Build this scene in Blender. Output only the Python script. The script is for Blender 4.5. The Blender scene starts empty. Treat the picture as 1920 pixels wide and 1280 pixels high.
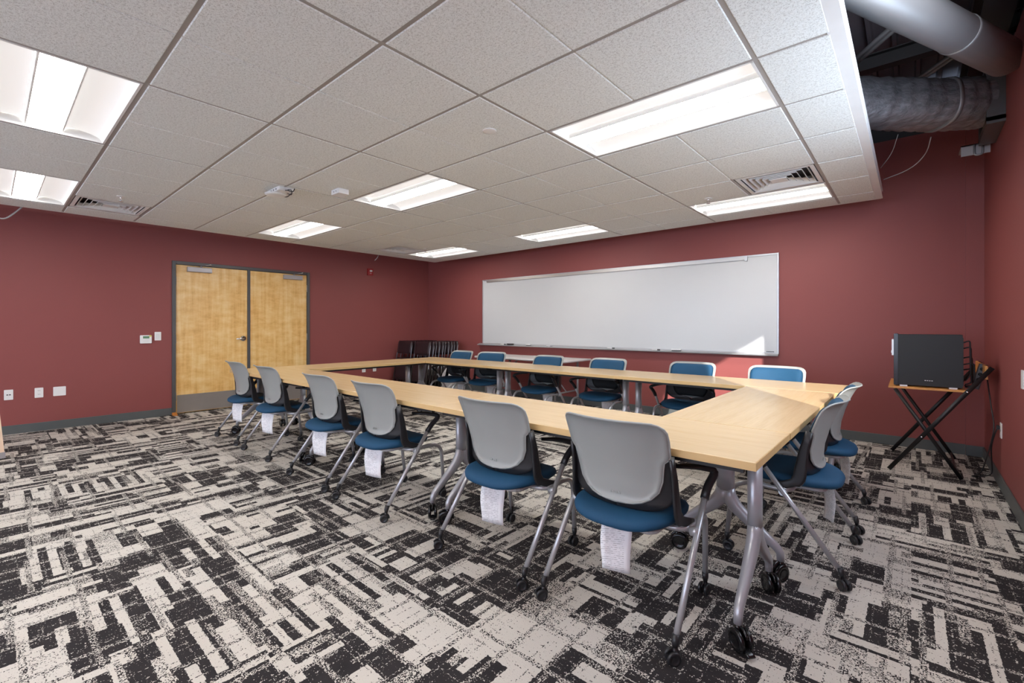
import bpy, math, random
from mathutils import Vector, Matrix
from math import sin, cos, pi, radians as R
random.seed(7)
C = bpy.context.scene.collection
scene = bpy.context.scene

# ------------------------------------------------------------------ camera, world, exposure
EYE = 1.235
cam_data = bpy.data.cameras.new('camera'); cam = bpy.data.objects.new('camera', cam_data); C.objects.link(cam)
cam.location = (0, 0, EYE); cam.rotation_euler = (R(90), 0, R(41.088))
cam_data.sensor_width = 36; cam_data.lens = 858.3/1920*36; cam_data.shift_y = -28.2/1920
cam_data.clip_start = .02; cam_data.clip_end = 200
scene.camera = cam
scene.view_settings.view_transform = 'Standard'; scene.view_settings.look = 'None'
scene.view_settings.exposure = 0.84; scene.view_settings.gamma = 1.0
scene.view_settings.use_curve_mapping = False
world = bpy.data.worlds.new('sky'); scene.world = world; world.use_nodes = True
bg = world.node_tree.nodes['Background']; bg.inputs[0].default_value = (.62, .78, 1, 1); bg.inputs[1].default_value = 3.5

def lamp(name, kind, loc, rot, energy, color, **kw):
    d = bpy.data.lights.new(name, kind); d.energy = energy; d.color = color
    for k, v in kw.items(): setattr(d, k, v)
    o = bpy.data.objects.new(name, d); C.objects.link(o); o.location = loc; o.rotation_euler = rot
    return o
sun_dir = Vector((-1, 1.3, -.68)).normalized()
sun = lamp('sun', 'SUN', (6, -6, 6), (0, 0, 0), 4.8, (1, .97, .94), angle=R(.6))
sun.rotation_euler = sun_dir.to_track_quat('-Z', 'Y').to_euler()
# daylight entering through the window wall behind the camera and the window in the right wall, plus an added deck lamp
lamp('window_and_added_daylight', 'AREA', (-1.4, -2.86, 1.40), (R(90), 0, R(180)), 335, (.82, .91, 1), shape='RECTANGLE', size=3.8, size_y=1.75)
lamp('window_and_added_daylight', 'AREA', (-.6, -2.86, 2.95), (R(90), 0, R(180)), 260, (.88, .90, 1), shape='RECTANGLE', size=1.9, size_y=.55)
lamp('window_and_added_daylight', 'AREA', (-5.8, -2.86, 1.45), (R(90), 0, R(180)), 210, (1, .95, .90), shape='RECTANGLE', size=3.0, size_y=1.7)

lamp('window_and_added_daylight', 'AREA', (.49, 1.6, 2.86), (0, R(112), 0), 44, (.92, .94, 1), shape='RECTANGLE', size=.44, size_y=2.3)  # added lamp for an unseen upper window, tilted up to brighten the roof deck
lamp('window_and_added_daylight', 'AREA', (.50, 2.85, 1.75), (0, R(66), 0), 11, (.90, .94, 1), shape='RECTANGLE', size=1.1, size_y=1.7)

# ------------------------------------------------------------------ materials
def new_mat(name):
    m = bpy.data.materials.new(name); m.use_nodes = True
    nt = m.node_tree; return m, nt, nt.nodes['Principled BSDF']
def s2l(c):
    return tuple(((x/255)/12.92 if x/255 <= .04045 else ((x/255+.055)/1.055)**2.4) for x in c)
class N:
    """small node builder"""
    def __init__(s, nt): s.nt = nt
    def val(s, sock, x):
        if isinstance(x, (int, float)): sock.default_value = x
        elif isinstance(x, tuple): sock.default_value = x if len(x) == len(sock.default_value) else (*x, 1)
        else: s.nt.links.new(x, sock)
    def m(s, op, a, b=0.0, c=0.0):
        n = s.nt.nodes.new('ShaderNodeMath'); n.operation = op
        s.val(n.inputs[0], a); s.val(n.inputs[1], b); s.val(n.inputs[2], c); return n.outputs[0]
    def xyz(s, v):
        n = s.nt.nodes.new('ShaderNodeSeparateXYZ'); s.nt.links.new(v, n.inputs[0]); return n.outputs
    def comb(s, x, y, z=0.0):
        n = s.nt.nodes.new('ShaderNodeCombineXYZ')
        for i, q in enumerate((x, y, z)): s.val(n.inputs[i], q)
        return n.outputs[0]
    def white(s, x, y, z=0.0):
        n = s.nt.nodes.new('ShaderNodeTexWhiteNoise'); n.noise_dimensions = '3D'
        s.nt.links.new(s.comb(x, y, z), n.inputs['Vector']); return n.outputs['Value']
    def noise(s, vec, scale, detail=2, rough=.5):
        n = s.nt.nodes.new('ShaderNodeTexNoise'); n.inputs['Scale'].default_value = scale
        n.inputs['Detail'].default_value = detail; n.inputs['Roughness'].default_value = rough
        if vec is not None: s.nt.links.new(vec, n.inputs['Vector'])
        return n.outputs[0]
    def mix(s, f, a, b):
        n = s.nt.nodes.new('ShaderNodeMix'); n.data_type = 'RGBA'
        s.val(n.inputs[0], f); s.val(n.inputs[6], a); s.val(n.inputs[7], b); return n.outputs[2]
    def mixf(s, f, a, b):
        return s.m('ADD', s.m('MULTIPLY', s.m('SUBTRACT', 1.0, f), a), s.m('MULTIPLY', f, b))
    def ramp(s, f, stops):
        n = s.nt.nodes.new('ShaderNodeValToRGB'); s.nt.links.new(f, n.inputs[0])
        e = n.color_ramp.elements
        while len(e) < len(stops): e.new(.5)
        for q, (p, c) in zip(e, stops): q.position = p; q.color = (*c, 1)
        return n.outputs[0]
    def scale(s, vec, sc):
        n = s.nt.nodes.new('ShaderNodeMapping'); s.nt.links.new(vec, n.inputs[0]); n.inputs['Scale'].default_value = sc
        return n.outputs[0]
    def bump(s, h, strength, dist, normal_in):
        n = s.nt.nodes.new('ShaderNodeBump'); n.inputs['Strength'].default_value = strength; n.inputs['Distance'].default_value = dist
        s.nt.links.new(h, n.inputs['Height']); s.nt.links.new(n.outputs[0], normal_in)
def obj_coord(nt):
    n = nt.nodes.new('ShaderNodeTexCoord'); return n.outputs['Object']
def plain(name, rgb, rough=.5, metal=0.0, var=.06, scale=8, bump=0, spec=.5, coat=0):
    m, nt, p = new_mat(name); n = N(nt); c = obj_coord(nt)
    col = s2l(rgb); f = n.noise(c, scale, 3)
    lo = tuple(x*(1-var) for x in col); hi = tuple(min(1, x*(1+var)) for x in col)
    nt.links.new(n.mix(f, lo, hi), p.inputs['Base Color'])
    p.inputs['Roughness'].default_value = rough; p.inputs['Metallic'].default_value = metal
    p.inputs['Specular IOR Level'].default_value = spec
    if coat: p.inputs['Coat Weight'].default_value = coat
    if bump: n.bump(n.noise(c, 260, 2), bump, .001, p.inputs['Normal'])
    return m
M = {}
M['wall'] = plain('red_wall_paint', (140, 75, 72), .55, var=.03, scale=1.5, bump=.12, spec=.35)
M['white_paint'] = plain('white_powder_coat', (222, 222, 220), .45)
M['grid'] = plain('shaded_grid_paint', (158, 154, 149), .5, var=.02)  # darkened to hold the shade of the gaps between ceiling tiles
M['base'] = plain('grey_rubber_base', (84, 88, 88), .5, var=.08)
M['frame'] = plain('dark_grey_frame_paint', (78, 76, 76), .42, var=.04)
M['silver'] = plain('silver_leg_paint', (168, 168, 172), .32, metal=.35, var=.03)
M['silver_chair'] = plain('silver_chair_paint', (172, 172, 174), .3, metal=.45, var=.03)
M['shell'] = plain('light_grey_plastic', (149, 151, 147), .38, var=.02)
M['black'] = plain('black_plastic', (34, 34, 36), .4, var=.1)
M['black_gloss'] = plain('black_wheel_plastic', (18, 18, 20), .22, var=.1)
M['case_black'] = plain('matt_black_steel', (24, 24, 25), .55, var=.1)
M['black_metal'] = plain('black_metal', (26, 25, 26), .38, var=.1)
M['chrome'] = plain('chrome', (225, 225, 228), .12, metal=1, var=.01)
M['frame_metal'] = plain('dull_chrome_tube', (120, 118, 120), .3, metal=1, var=.05)
M['steel'] = plain('brushed_steel', (190, 186, 182), .33, metal=.9, var=.05)
M['closer'] = plain('closer_grey', (170, 165, 165), .4, metal=.3)
M['plate'] = plain('white_plate_plastic', (232, 230, 228), .35, var=.01)
M['slot'] = plain('dark_slot', (60, 60, 60), .5)
M['red_plastic'] = plain('red_alarm_plastic', (150, 22, 26), .35)
M['board'] = plain('whiteboard_enamel', (203, 204, 204), .3, var=.015, scale=1.2)
M['alu'] = plain('anodised_aluminium', (188, 188, 190), .35, metal=.6)
M['vinyl'] = plain('dark_maroon_vinyl', (40, 24, 28), .45, var=.1)
M['duct'] = plain('galvanised_duct', (150, 150, 150), .42, metal=.4, var=.15, scale=3)
M['deck'] = plain('dark_painted_steel', (112, 108, 114), .6, var=.15, scale=3)
M['deck_dark'] = plain('dark_beam_paint', (50, 49, 50), .6, var=.15, scale=3)
M['yellow'] = plain('yellow_sticker', (220, 215, 60), .5)
M['cable_white'] = plain('pale_cable', (170, 160, 160), .5)
M['orange_wood'] = plain('orange_wood_wedge', (190, 120, 50), .5, var=.2, scale=30)
M['grey_laminate'] = plain('pale_grey_laminate', (205, 200, 198), .35, var=.02)
M['bag'] = plain('crumpled_plastic_film', (200, 200, 200), .3, var=.3, scale=20)

def wood(name, a, b, axis, sc, rough, dark=None):
    m, nt, p = new_mat(name); n = N(nt); c = obj_coord(nt)
    s = [sc*14, sc*14, sc*14]; s[axis] = sc*.9
    g = n.noise(n.scale(c, tuple(s)), 3.0, 6, .62)
    g2 = n.noise(n.scale(c, tuple(x*.35 for x in s)), 2.0, 3)
    f = n.m('ADD', n.m('MULTIPLY', g, .55), n.m('MULTIPLY', g2, .45))
    nt.links.new(n.ramp(f, [(.33, s2l(b)), (.52, s2l(a)), (.70, tuple(min(1, x*1.06) for x in s2l(a)))]), p.inputs['Base Color'])
    p.inputs['Roughness'].default_value = rough
    n.bump(g, .05, .0005, p.inputs['Normal'])
    return m
M['maple_x'] = wood('maple_laminate', (202, 174, 132), (195, 165, 121), 0, 2.2, .27)
M['maple_edge'] = wood('maple_edge_band', (206, 172, 118), (194, 160, 106), 0, 1, .35)
def veneer():
    m, nt, p = new_mat('maple_door_veneer'); n = N(nt); c = obj_coord(nt)
    g = n.noise(n.scale(c, (9, 9, .5)), 2.2, 6, .6); fig = n.noise(n.scale(c, (3, 3.2, 7)), 1.3, 5, .65)
    f = n.m('ADD', n.m('MULTIPLY', g, .45), n.m('MULTIPLY', fig, .55))
    nt.links.new(n.ramp(f, [(.36, s2l((208, 156, 84))), (.47, s2l((226, 180, 108))), (.58, s2l((234, 198, 134))), (.7, s2l((240, 208, 148)))]), p.inputs['Base Color'])
    p.inputs['Roughness'].default_value = .33
    return m
M['door_wood'] = veneer()
M['desk_wood'] = wood('orange_beech_laminate', (214, 150, 78), (196, 130, 60), 1, 1, .35)
M['tan_wood'] = wood('pale_tan_laminate', (236, 206, 178), (226, 192, 160), 2, 1, .4)

def fabric(name, rgb, sheen=.2):
    m, nt, p = new_mat(name); n = N(nt); c = obj_coord(nt)
    w = n.noise(c, 420, 2); big = n.noise(c, 7, 2)
    col = s2l(rgb)
    f = n.m('ADD', n.m('MULTIPLY', w, .6), n.m('MULTIPLY', big, .4))
    nt.links.new(n.mix(f, tuple(x*.75 for x in col), tuple(x*1.25 for x in col)), p.inputs['Base Color'])
    p.inputs['Roughness'].default_value = .75; p.inputs['Sheen Weight'].default_value = sheen
    n.bump(w, .25, .0006, p.inputs['Normal'])
    return m
M['blue'] = fabric('teal_blue_fabric', (8, 66, 98), 0)
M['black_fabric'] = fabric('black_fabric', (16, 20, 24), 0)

def emis(name, col, strength, base=(1, 1, 1)):
    m, nt, p = new_mat(name); n = N(nt)
    p.inputs['Base Color'].default_value = (*base, 1)
    p.inputs['Emission Color'].default_value = (*col, 1); p.inputs['Emission Strength'].default_value = strength
    p.inputs['Roughness'].default_value = .5
    return m
M['lens'] = emis('lit_lamp_lens', (1, .965, .91), 16.0)
M['diffuser'] = emis('lit_side_diffuser', (1, .97, .95), .34, (.6, .6, .6))
M['lcd'] = plain('green_lcd', (90, 130, 90), .3)

def ceiling_mat():
    m, nt, p = new_mat('mineral_ceiling_tile'); n = N(nt); c = obj_coord(nt)
    f = n.noise(c, 230, 2); g = n.noise(c, 90, 2)
    k = n.m('ADD', n.m('MULTIPLY', f, .6), n.m('MULTIPLY', g, .4))
    nt.links.new(n.ramp(k, [(.36, s2l((190, 191, 187))), (.5, s2l((225, 228, 225))), (.66, s2l((233, 236, 234)))]), p.inputs['Base Color'])
    p.inputs['Roughness'].default_value = .9; p.inputs['Specular IOR Level'].default_value = .1
    n.bump(k, .5, .002, p.inputs['Normal'])
    return m
M['tile'] = ceiling_mat()

def carpet_mat():
    m, nt, p = new_mat('patterned_carpet'); n = N(nt)
    tc = nt.nodes.new('ShaderNodeTexCoord').outputs['Object']
    x0, y0, _ = n.xyz(tc)
    # ragged edges
    wob = n.m('MULTIPLY', n.m('SUBTRACT', n.noise(tc, 60, 2), .5), .012)
    x = n.m('ADD', x0, wob); y = n.m('ADD', y0, n.m('MULTIPLY', wob, -1.0))
    def cells(u, v, w, h, seed, shift=1.0):
        row = n.m('FLOOR', n.m('DIVIDE', v, h))
        r = n.white(row, seed, 3.1)
        wv = n.m('MULTIPLY', n.m('ADD', .6, r), w)
        uu = n.m('ADD', n.m('DIVIDE', u, wv), n.m('MULTIPLY', r, 17.0*shift))
        col = n.m('FLOOR', uu)
        return n.white(col, row, seed), n.m('FRACT', uu), n.m('FRACT', n.m('DIVIDE', v, h))
    # plank orientation per carpet tile
    sel = n.m('GREATER_THAN', n.white(n.m('FLOOR', n.m('DIVIDE', x, .457)), n.m('FLOOR', n.m('DIVIDE', y, .457)), 5.0), .5)
    # strips along Y and along X, of two widths
    a1, _, _ = cells(y, x, .42, .036, 1.0)
    a2, _, _ = cells(x, y, .42, .036, 2.0)
    b1, _, _ = cells(y, x, .20, .10, 7.0)
    b2, _, _ = cells(x, y, .20, .10, 8.0)
    c1, _, _ = cells(x, y, .50, .17, 11.0)
    pick = n.m('GREATER_THAN', n.white(n.m('FLOOR', n.m('DIVIDE', x, .31)), n.m('FLOOR', n.m('DIVIDE', y, .37)), 9.0), .52)
    va = n.mixf(sel, a1, a2); vb = n.mixf(sel, b1, b2)
    v = n.mixf(pick, va, vb)
    v = n.m('ADD', n.m('MULTIPLY', v, .80), n.m('MULTIPLY', c1, .20))
    blk = n.m('MULTIPLY_ADD', n.m('SMOOTH_MIN', n.m('SMOOTH_MAX', n.m('MULTIPLY', n.m('SUBTRACT', v, .52), 12.0), -1.0, .1), 1.0, .1), .41, .50)
    # grey speckled bands running both ways
    def band(u, v, per, wd, seed):
        q = n.m('DIVIDE', u, per); cell = n.m('FLOOR', q); fr = n.m('FRACT', q)
        off = n.m('MULTIPLY', n.white(cell, n.m('FLOOR', n.m('DIVIDE', v, .44)), seed), .8)
        d = n.m('ABSOLUTE', n.m('SUBTRACT', fr, n.m('ADD', off, .1)))
        return n.m('LESS_THAN', d, wd/per)
    bands = n.m('MAXIMUM', band(x, y, .21, .011, 21.0), band(y, x, .23, .011, 22.0))
    lines = n.m('MAXIMUM', band(x, y, .053, .0028, 23.0), band(y, x, .061, .0028, 24.0))
    lk = n.m('MULTIPLY', lines, n.m('GREATER_THAN', n.noise(tc, 26, 2), .47))
    val = n.mixf(n.m('MULTIPLY', bands, .8), blk, .50)
    val = n.mixf(n.m('MULTIPLY', lk, .62), val, .50)
    # tufts
    tuft = n.white(n.m('FLOOR', n.m('MULTIPLY', x0, 260)), n.m('FLOOR', n.m('MULTIPLY', y0, 260)), 1.7)
    tuft2 = n.noise(tc, 190, 2)
    t = n.m('ADD', n.m('MULTIPLY', tuft, .72), n.m('MULTIPLY', n.m('MULTIPLY_ADD', n.m('SUBTRACT', tuft2, .5), 2.6, .5), .28))
    light = n.m('GREATER_THAN', val, t)
    soft = n.m('SMOOTHSTEP', 0.0, 1.0, n.m('MULTIPLY_ADD', n.m('SUBTRACT', val, t), 6.0, .5)) if False else light
    var = n.noise(tc, 1.3, 2)
    lc = n.mix(var, s2l((192, 184, 173)), s2l((202, 198, 191)))
    dc = n.mix(n.noise(tc, 8, 2), s2l((38, 36, 38)), s2l((58, 54, 54)))
    nt.links.new(n.mix(soft, dc, lc), p.inputs['Base Color'])
    p.inputs['Roughness'].default_value = .95; p.inputs['Specular IOR Level'].default_value = .1
    n.bump(t, .6, .003, p.inputs['Normal'])
    return m
M['carpet'] = carpet_mat()

def paper_mat():
    m, nt, p = new_mat('printed_care_tag_paper'); n = N(nt); c = obj_coord(nt)
    x, y, z = n.xyz(c)
    line = n.m('LESS_THAN', n.m('FRACT', n.m('MULTIPLY', z, 120)), .35)
    inside = n.m('MULTIPLY', n.m('LESS_THAN', n.m('ABSOLUTE', x), .045), n.m('GREATER_THAN', n.noise(n.scale(c, (60, 1, 160)), 2.0, 2), .5))
    f = n.m('MULTIPLY', n.m('MULTIPLY', line, inside), .55)
    nt.links.new(n.mix(f, s2l((236, 236, 238)), s2l((120, 120, 125))), p.inputs['Base Color'])
    p.inputs['Roughness'].default_value = .6
    return m
M['paper'] = paper_mat()

def foil_mat():
    m, nt, p = new_mat('wrinkled_insulation_wrap'); n = N(nt); c = obj_coord(nt)
    f = n.noise(n.scale(c, (2, 7, 7)), 4, 5, .6)
    nt.links.new(n.ramp(f, [(.3, s2l((105, 105, 108))), (.7, s2l((150, 150, 153)))]), p.inputs['Base Color'])
    p.inputs['Roughness'].default_value = .42; p.inputs['Metallic'].default_value = .3
    n.bump(f, .6, .02, p.inputs['Normal'])
    return m
M['foil'] = foil_mat()

# ------------------------------------------------------------------ mesh building
class MB:
    def __init__(s): s.v = []; s.f = []; s.sm = []; s.mi = []
    def add(s, vs, fs, smooth=False, mat=0):
        o = len(s.v); s.v += [tuple(v) for v in vs]
        for f in fs: s.f.append(tuple(i+o for i in f)); s.sm.append(smooth); s.mi.append(mat)
        return s
    def box(s, x0, x1, y0, y1, z0, z1, mat=0, mtx=None):
        vs = [Vector((x, y, z)) for z in (z0, z1) for y in (y0, y1) for x in (x0, x1)]
        if mtx is not None: vs = [mtx @ v for v in vs]
        return s.add(vs, [(0, 2, 3, 1), (4, 5, 7, 6), (0, 1, 5, 4), (2, 6, 7, 3), (0, 4, 6, 2), (1, 3, 7, 5)], False, mat)
    def rbox(s, x0, x1, y0, y1, z0, z1, r=.01, axis=2, seg=4, mat=0, mtx=None, cham=.15):
        """box with rounded corners about one axis and softened rims"""
        d = [(x0, x1), (y0, y1), (z0, z1)]; ua, va = [i for i in range(3) if i != axis]
        (u0, u1), (v0, v1) = d[ua], d[va]; w0, w1 = d[axis]
        def ring(w, ins):
            rr = max(r-ins, r*.2); out = []
            for (cu, cv, a0) in ((u1-r, v1-r, 0), (u0+r, v1-r, 90), (u0+r, v0+r, 180), (u1-r, v0+r, 270)):
                for k in range(seg+1):
                    a = R(a0+90*k/seg); p = [0, 0, 0]; p[ua] = cu+rr*cos(a); p[va] = cv+rr*sin(a); p[axis] = w; out.append(Vector(p))
            return out
        c = min(abs(w1-w0)*.25, r*cham)
        rings = [ring(w0, c), ring(w0+c, 0), ring(w1-c, 0), ring(w1, c)]
        n = len(rings[0]); vs = [v for q in rings for v in q]
        fs = []
        for k in range(3):
            for i in range(n):
                fs.append((k*n+i, k*n+(i+1) % n, (k+1)*n+(i+1) % n, (k+1)*n+i))
        fs.append(tuple(reversed(range(n)))); fs.append(tuple(range(3*n, 4*n)))
        if mtx is not None: vs = [mtx @ v for v in vs]
        if axis == 1: fs = [tuple(reversed(f)) for f in fs]
        return s.add(vs, fs, False, mat)
    def sweep(s, pts, sec, seg=12, up=(0, 0, 1), caps=True, power=2.0, mat=0, smooth=True):
        """sec: (a, b) half sizes or list per point; a along side, b along up"""
        P = [Vector(p) for p in pts]; n = len(P); up = Vector(up).normalized(); vs = []; fs = []
        for i, p in enumerate(P):
            t = (P[min(i+1, n-1)]-P[max(i-1, 0)]).normalized()
            side = t.cross(up)
            if side.length < 1e-3: side = t.cross(Vector((0, 1, 0)))
            side.normalize(); u2 = side.cross(t).normalized()
            a, b = sec[i] if isinstance(sec, list) else sec
            for k in range(seg):
                g = 2*pi*k/seg; cx, sy = cos(g), sin(g); e = 2/power
                vs.append(p + side*(a*math.copysign(abs(cx)**e, cx)) + u2*(b*math.copysign(abs(sy)**e, sy)))
        for i in range(n-1):
            for k in range(seg):
                fs.append((i*seg+k, i*seg+(k+1) % seg, (i+1)*seg+(k+1) % seg, (i+1)*seg+k))
        if caps: fs.append(tuple(reversed(range(seg)))); fs.append(tuple(range((n-1)*seg, n*seg)))
        o = len(s.f); s.add(vs, fs, smooth, mat)
        if caps: s.sm[-1] = s.sm[-2] = False
        return s
    def tube(s, pts, r, seg=10, mat=0):
        return s.sweep(pts, (r, r), seg, up=(.013, .021, 1) if True else up, mat=mat)
    def lathe(s, prof, seg=20, mtx=None, mat=0, smooth=True):
        """profile of (r, z) about local Z"""
        vs = []; fs = []; n = len(prof)
        for (r, z) in prof:
            for k in range(seg):
                a = 2*pi*k/seg; vs.append(Vector((r*cos(a), r*sin(a), z)))
        for i in range(n-1):
            for k in range(seg): fs.append((i*seg+k, i*seg+(k+1) % seg, (i+1)*seg+(k+1) % seg, (i+1)*seg+k))
        fs.append(tuple(reversed(range(seg)))); fs.append(tuple(range((n-1)*seg, n*seg)))
        if mtx is not None: vs = [mtx @ v for v in vs]
        return s.add(vs, fs, smooth, mat)
    def grid(s, rows, closed=False, smooth=True, mat=0):
        m = len(rows[0]); vs = [v for r in rows for v in r]; fs = []
        for i in range(len(rows)-1):
            for k in range(m if closed else m-1): fs.append((i*m+k, i*m+(k+1) % m, (i+1)*m+(k+1) % m, (i+1)*m+k))
        return s.add(vs, fs, smooth, mat)
    def slab(s, front, back, smooth=True, mat=0):
        """closed body between two equal grids of points"""
        m = len(front[0]); n = len(front); o = n*m
        vs = [v for r in front for v in r] + [v for r in back for v in r]; fs = []
        for i in range(n-1):
            for k in range(m-1):
                fs.append((i*m+k, i*m+k+1, (i+1)*m+k+1, (i+1)*m+k)); fs.append((o+i*m+k, o+(i+1)*m+k, o+(i+1)*m+k+1, o+i*m+k+1))
        b = [(0, k) for k in range(m)] + [(i, m-1) for i in range(1, n)] + [(n-1, k) for k in range(m-2, -1, -1)] + [(i, 0) for i in range(n-2, 0, -1)]
        for q in range(len(b)):
            (i, k), (i2, k2) = b[q], b[(q+1) % len(b)]
            fs.append((i2*m+k2, i*m+k, o+i*m+k, o+i2*m+k2))
        return s.add(vs, fs, smooth, mat)
    def build(s, name, mats, parent=None, bevel=0, sub=0, loc=None):
        me = bpy.data.meshes.new(name); me.from_pydata(s.v, [], s.f); me.update()
        if not isinstance(mats, (list, tuple)): mats = [mats]
        for m in mats: me.materials.append(m)
        me.polygons.foreach_set('use_smooth', s.sm); me.polygons.foreach_set('material_index', s.mi)
        o = bpy.data.objects.new(name, me); C.objects.link(o)
        if parent is not None: o.parent = parent
        if loc: o.location = loc
        if bevel:
            b = o.modifiers.new('bevel', 'BEVEL'); b.width = bevel; b.segments = 2; b.limit_method = 'ANGLE'
        if sub:
            b = o.modifiers.new('sub', 'SUBSURF'); b.levels = sub; b.render_levels = sub
        return o
def tag(o, label=None, cat=None, group=None, kind=None):
    for k, v in (('label', label), ('category', cat), ('group', group), ('kind', kind)):
        if v: o[k] = v
    return o
def thing(name, label, cat, loc=(0, 0, 0), rz=0, group=None):
    o = bpy.data.objects.new(name, None); C.objects.link(o); o.location = loc; o.rotation_euler = (0, 0, rz)
    o.empty_display_size = .1
    return tag(o, label, cat, group)
def struct(name, mb, mat, label=None, **kw):
    o = mb.build(name, mat, **kw); return tag(o, label, kind='structure')
def copy_tree(o, parent=None):
    c = o.copy(); C.objects.link(c); c.parent = parent
    for ch in [q for q in list(bpy.data.objects) if q.parent == o]: copy_tree(ch, c)
    return c
def bez(p0, p1, p2, n=6):
    p0, p1, p2 = Vector(p0), Vector(p1), Vector(p2)
    return [p0*(1-t)**2 + p1*2*t*(1-t) + p2*t*t for t in [i/n for i in range(n+1)]]
def fillet(pts, r, n=5):
    P = [Vector(p) for p in pts]; out = [P[0]]
    for i in range(1, len(P)-1):
        a = (P[i-1]-P[i]); b = (P[i+1]-P[i]); q = min(r, a.length*.49, b.length*.49)
        out += bez(P[i]+a.normalized()*q, P[i], P[i]+b.normalized()*q, n)
    return out + [P[-1]]

# ------------------------------------------------------------------ room
XL, XR, YW, YB = -7.78, .52, 6.20, -3.0
CZ = EYE+1.2553           # face of the suspended ceiling
WT = EYE+1.945            # top of the painted walls
DZ = 3.75                 # underside of the roof deck
mb = MB(); mb.box(XL-.2, XR+.2, YB-4.3, YW+.2, -.1, 0); struct('floor', mb, M['carpet'], 'cream and charcoal plaid patterned carpet')
mb = MB(); mb.box(XL-.2, XR+.2, YW, YW+.15, 0, WT); struct('wall_back', mb, M['wall'], 'dark red wall behind the whiteboard')
# door wall with opening
DY0, DY1, DH = 1.695, 3.633, 2.155
mb = MB(); mb.box(XL-.15, XL, YB, DY0, 0, WT); mb.box(XL-.15, XL, DY1, YW, 0, WT); mb.box(XL-.15, XL, DY0, DY1, DH, WT)
struct('wall_left', mb, M['wall'], 'dark red wall with the double doors')
# right wall with a window and an added upper opening
WY0, WY1, WZ0, WZ1 = 1.95, 3.75, 1.30, 2.51
mb = MB(); mb.box(XR, XR+.15, YB, WY0, 0, 2.60); mb.box(XR, XR+.15, YB, .4, 2.60, WT); mb.box(XR, XR+.15, .4, WY0, 3.12, WT); mb.box(XR, XR+.15, WY1, YW, 0, WT); mb.box(XR, XR+.15, WY0, WY1, 0, WZ0); mb.box(XR, XR+.15, WY0, WY1, WZ1, 2.60); mb.box(XR, XR+.15, WY0, WY1, 3.12, WT); mb.box(XR, XR+.15, 2.8, WY1, 2.60, 3.12)
struct('wall_right', mb, M['wall'], 'red wall at the right edge')
fr = MB()
for (a, b, c, d) in ((WY0, WY0+.05, WZ0, WZ1), (WY1-.05, WY1, WZ0, WZ1), (WY0, WY1, WZ0, WZ0+.05), (WY0, WY1, WZ1-.05, WZ1)): fr.box(XR+.04, XR+.1, a, b, c, d)
struct('window_1', fr, M['frame'])
fr = MB()
for (a, b, c, d) in ((.4, .45, 2.6, 3.12), (2.75, 2.8, 2.6, 3.12), (.4, 2.8, 2.6, 2.64), (.4, 2.8, 3.08, 3.12)): fr.box(XR+.04, XR+.1, a, b, c, d)
struct('added_deck_window', fr, M['frame'])  # unseen upper window, added so its lamp can light the deck
# front wall behind the camera with long window opening
mb = MB(); mb.box(XL, XR, YB-.15, YB, 0, .55); mb.box(XL, -1.8, YB-.15, YB, 2.4, WT); mb.box(-1.8, .4, YB-.15, YB, 2.4, 2.65)
for (a, b) in ((XL, -7.3), (-4.2, -3.5), (.4, XR)): mb.box(a, b, YB-.15, YB, .55, 2.4)
struct('wall_front', mb, M['wall'])
mb = MB()
for (a, b) in ((-7.3, -4.2), (-3.5, .4)):
    for q in (a, (a+b)/2-.03, b-.06): mb.box(q, q+.06, YB-.11, YB-.04, .55, 2.4)
    mb.box(a, b, YB-.11, YB-.04, .55, .61); mb.box(a, b, YB-.11, YB-.04, 2.34, 2.4)
struct('window_2', mb, M['frame'])
# unseen deep porch roof, added outside the front wall to block the sun
mb = MB(); mb.box(XL-.5, XR+9, YB-4.5, YB-.15, 3.3, 3.45); struct('added_porch_roof', mb, M['white_paint'])
# narrow boxed chase beside the right corner
mb = MB(); mb.box(.394, XR, YW-.022, YW, 0, WT-.06); struct('trim_2', mb, M['wall'], 'narrow boxed strip in the far right corner')
mb = MB(); mb.box(XR+.15, XR+1.2, YB, YW, 3.2, 3.3); struct('added_sun_eave', mb, M['white_paint'])  # unseen eave, added to keep sun out of the upper right window
# roof deck
mb = MB(); rows = []; x = XL-.6
prof = []
while x < XR+.8:
    prof += [(x, DZ), (x+.085, DZ), (x+.095, DZ-.04), (x+.125, DZ-.04), (x+.135, DZ)]; x += .16
mb.grid([[Vector((q[0], y, q[1])) for q in prof] for y in (YB-.2, YW+1.5)], smooth=False)
mb.box(XL-.6, XR+.8, YB-.2, YW+1.5, DZ+.03, DZ+.1)
struct('ceiling_deck', mb, M['deck'], 'dark corrugated steel roof deck above the open strip')
mb = MB(); mb.box(XL-.6, XR+.8, YW+1.3, YW+1.45, 0, DZ+.1); mb.box(XL-.6, XL-.45, YB-.3, YW+1.5, 0, DZ+.1)
mb.box(XR+.15, XR+.3, YB-.3, YW+1.5, WT, DZ+.1); mb.box(XL-.6, XR+.3, YB-.3, YB-.15, WT+.1, DZ+.1)
mb.box(XL-.2, XR+.2, YW+.0, YW+.1, WT, WT+.2); mb.box(XR+.15, XR+.3, YW, YW+1.5, 0, WT)
struct('wall_upper', mb, M['deck_dark'])
# base boards
mb = MB(); mb.rbox(XL, .394, YW-.012, YW, 0, .10, .004, 0); mb.rbox(.394, XR, YW-.036, YW-.022, 0, .10, .004, 0); struct('baseboard_back', mb, M['base'])
mb = MB(); mb.box(XL, XL+.012, YB, DY0, 0, .10); mb.box(XL, XL+.012, DY1, YW, 0, .10); struct('baseboard_left', mb, M['base'], bevel=.003)
mb = MB(); mb.box(XR-.012, XR, YB, YW-.04, 0, .10); struct('baseboard_right', mb, M['base'], bevel=.003)

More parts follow.
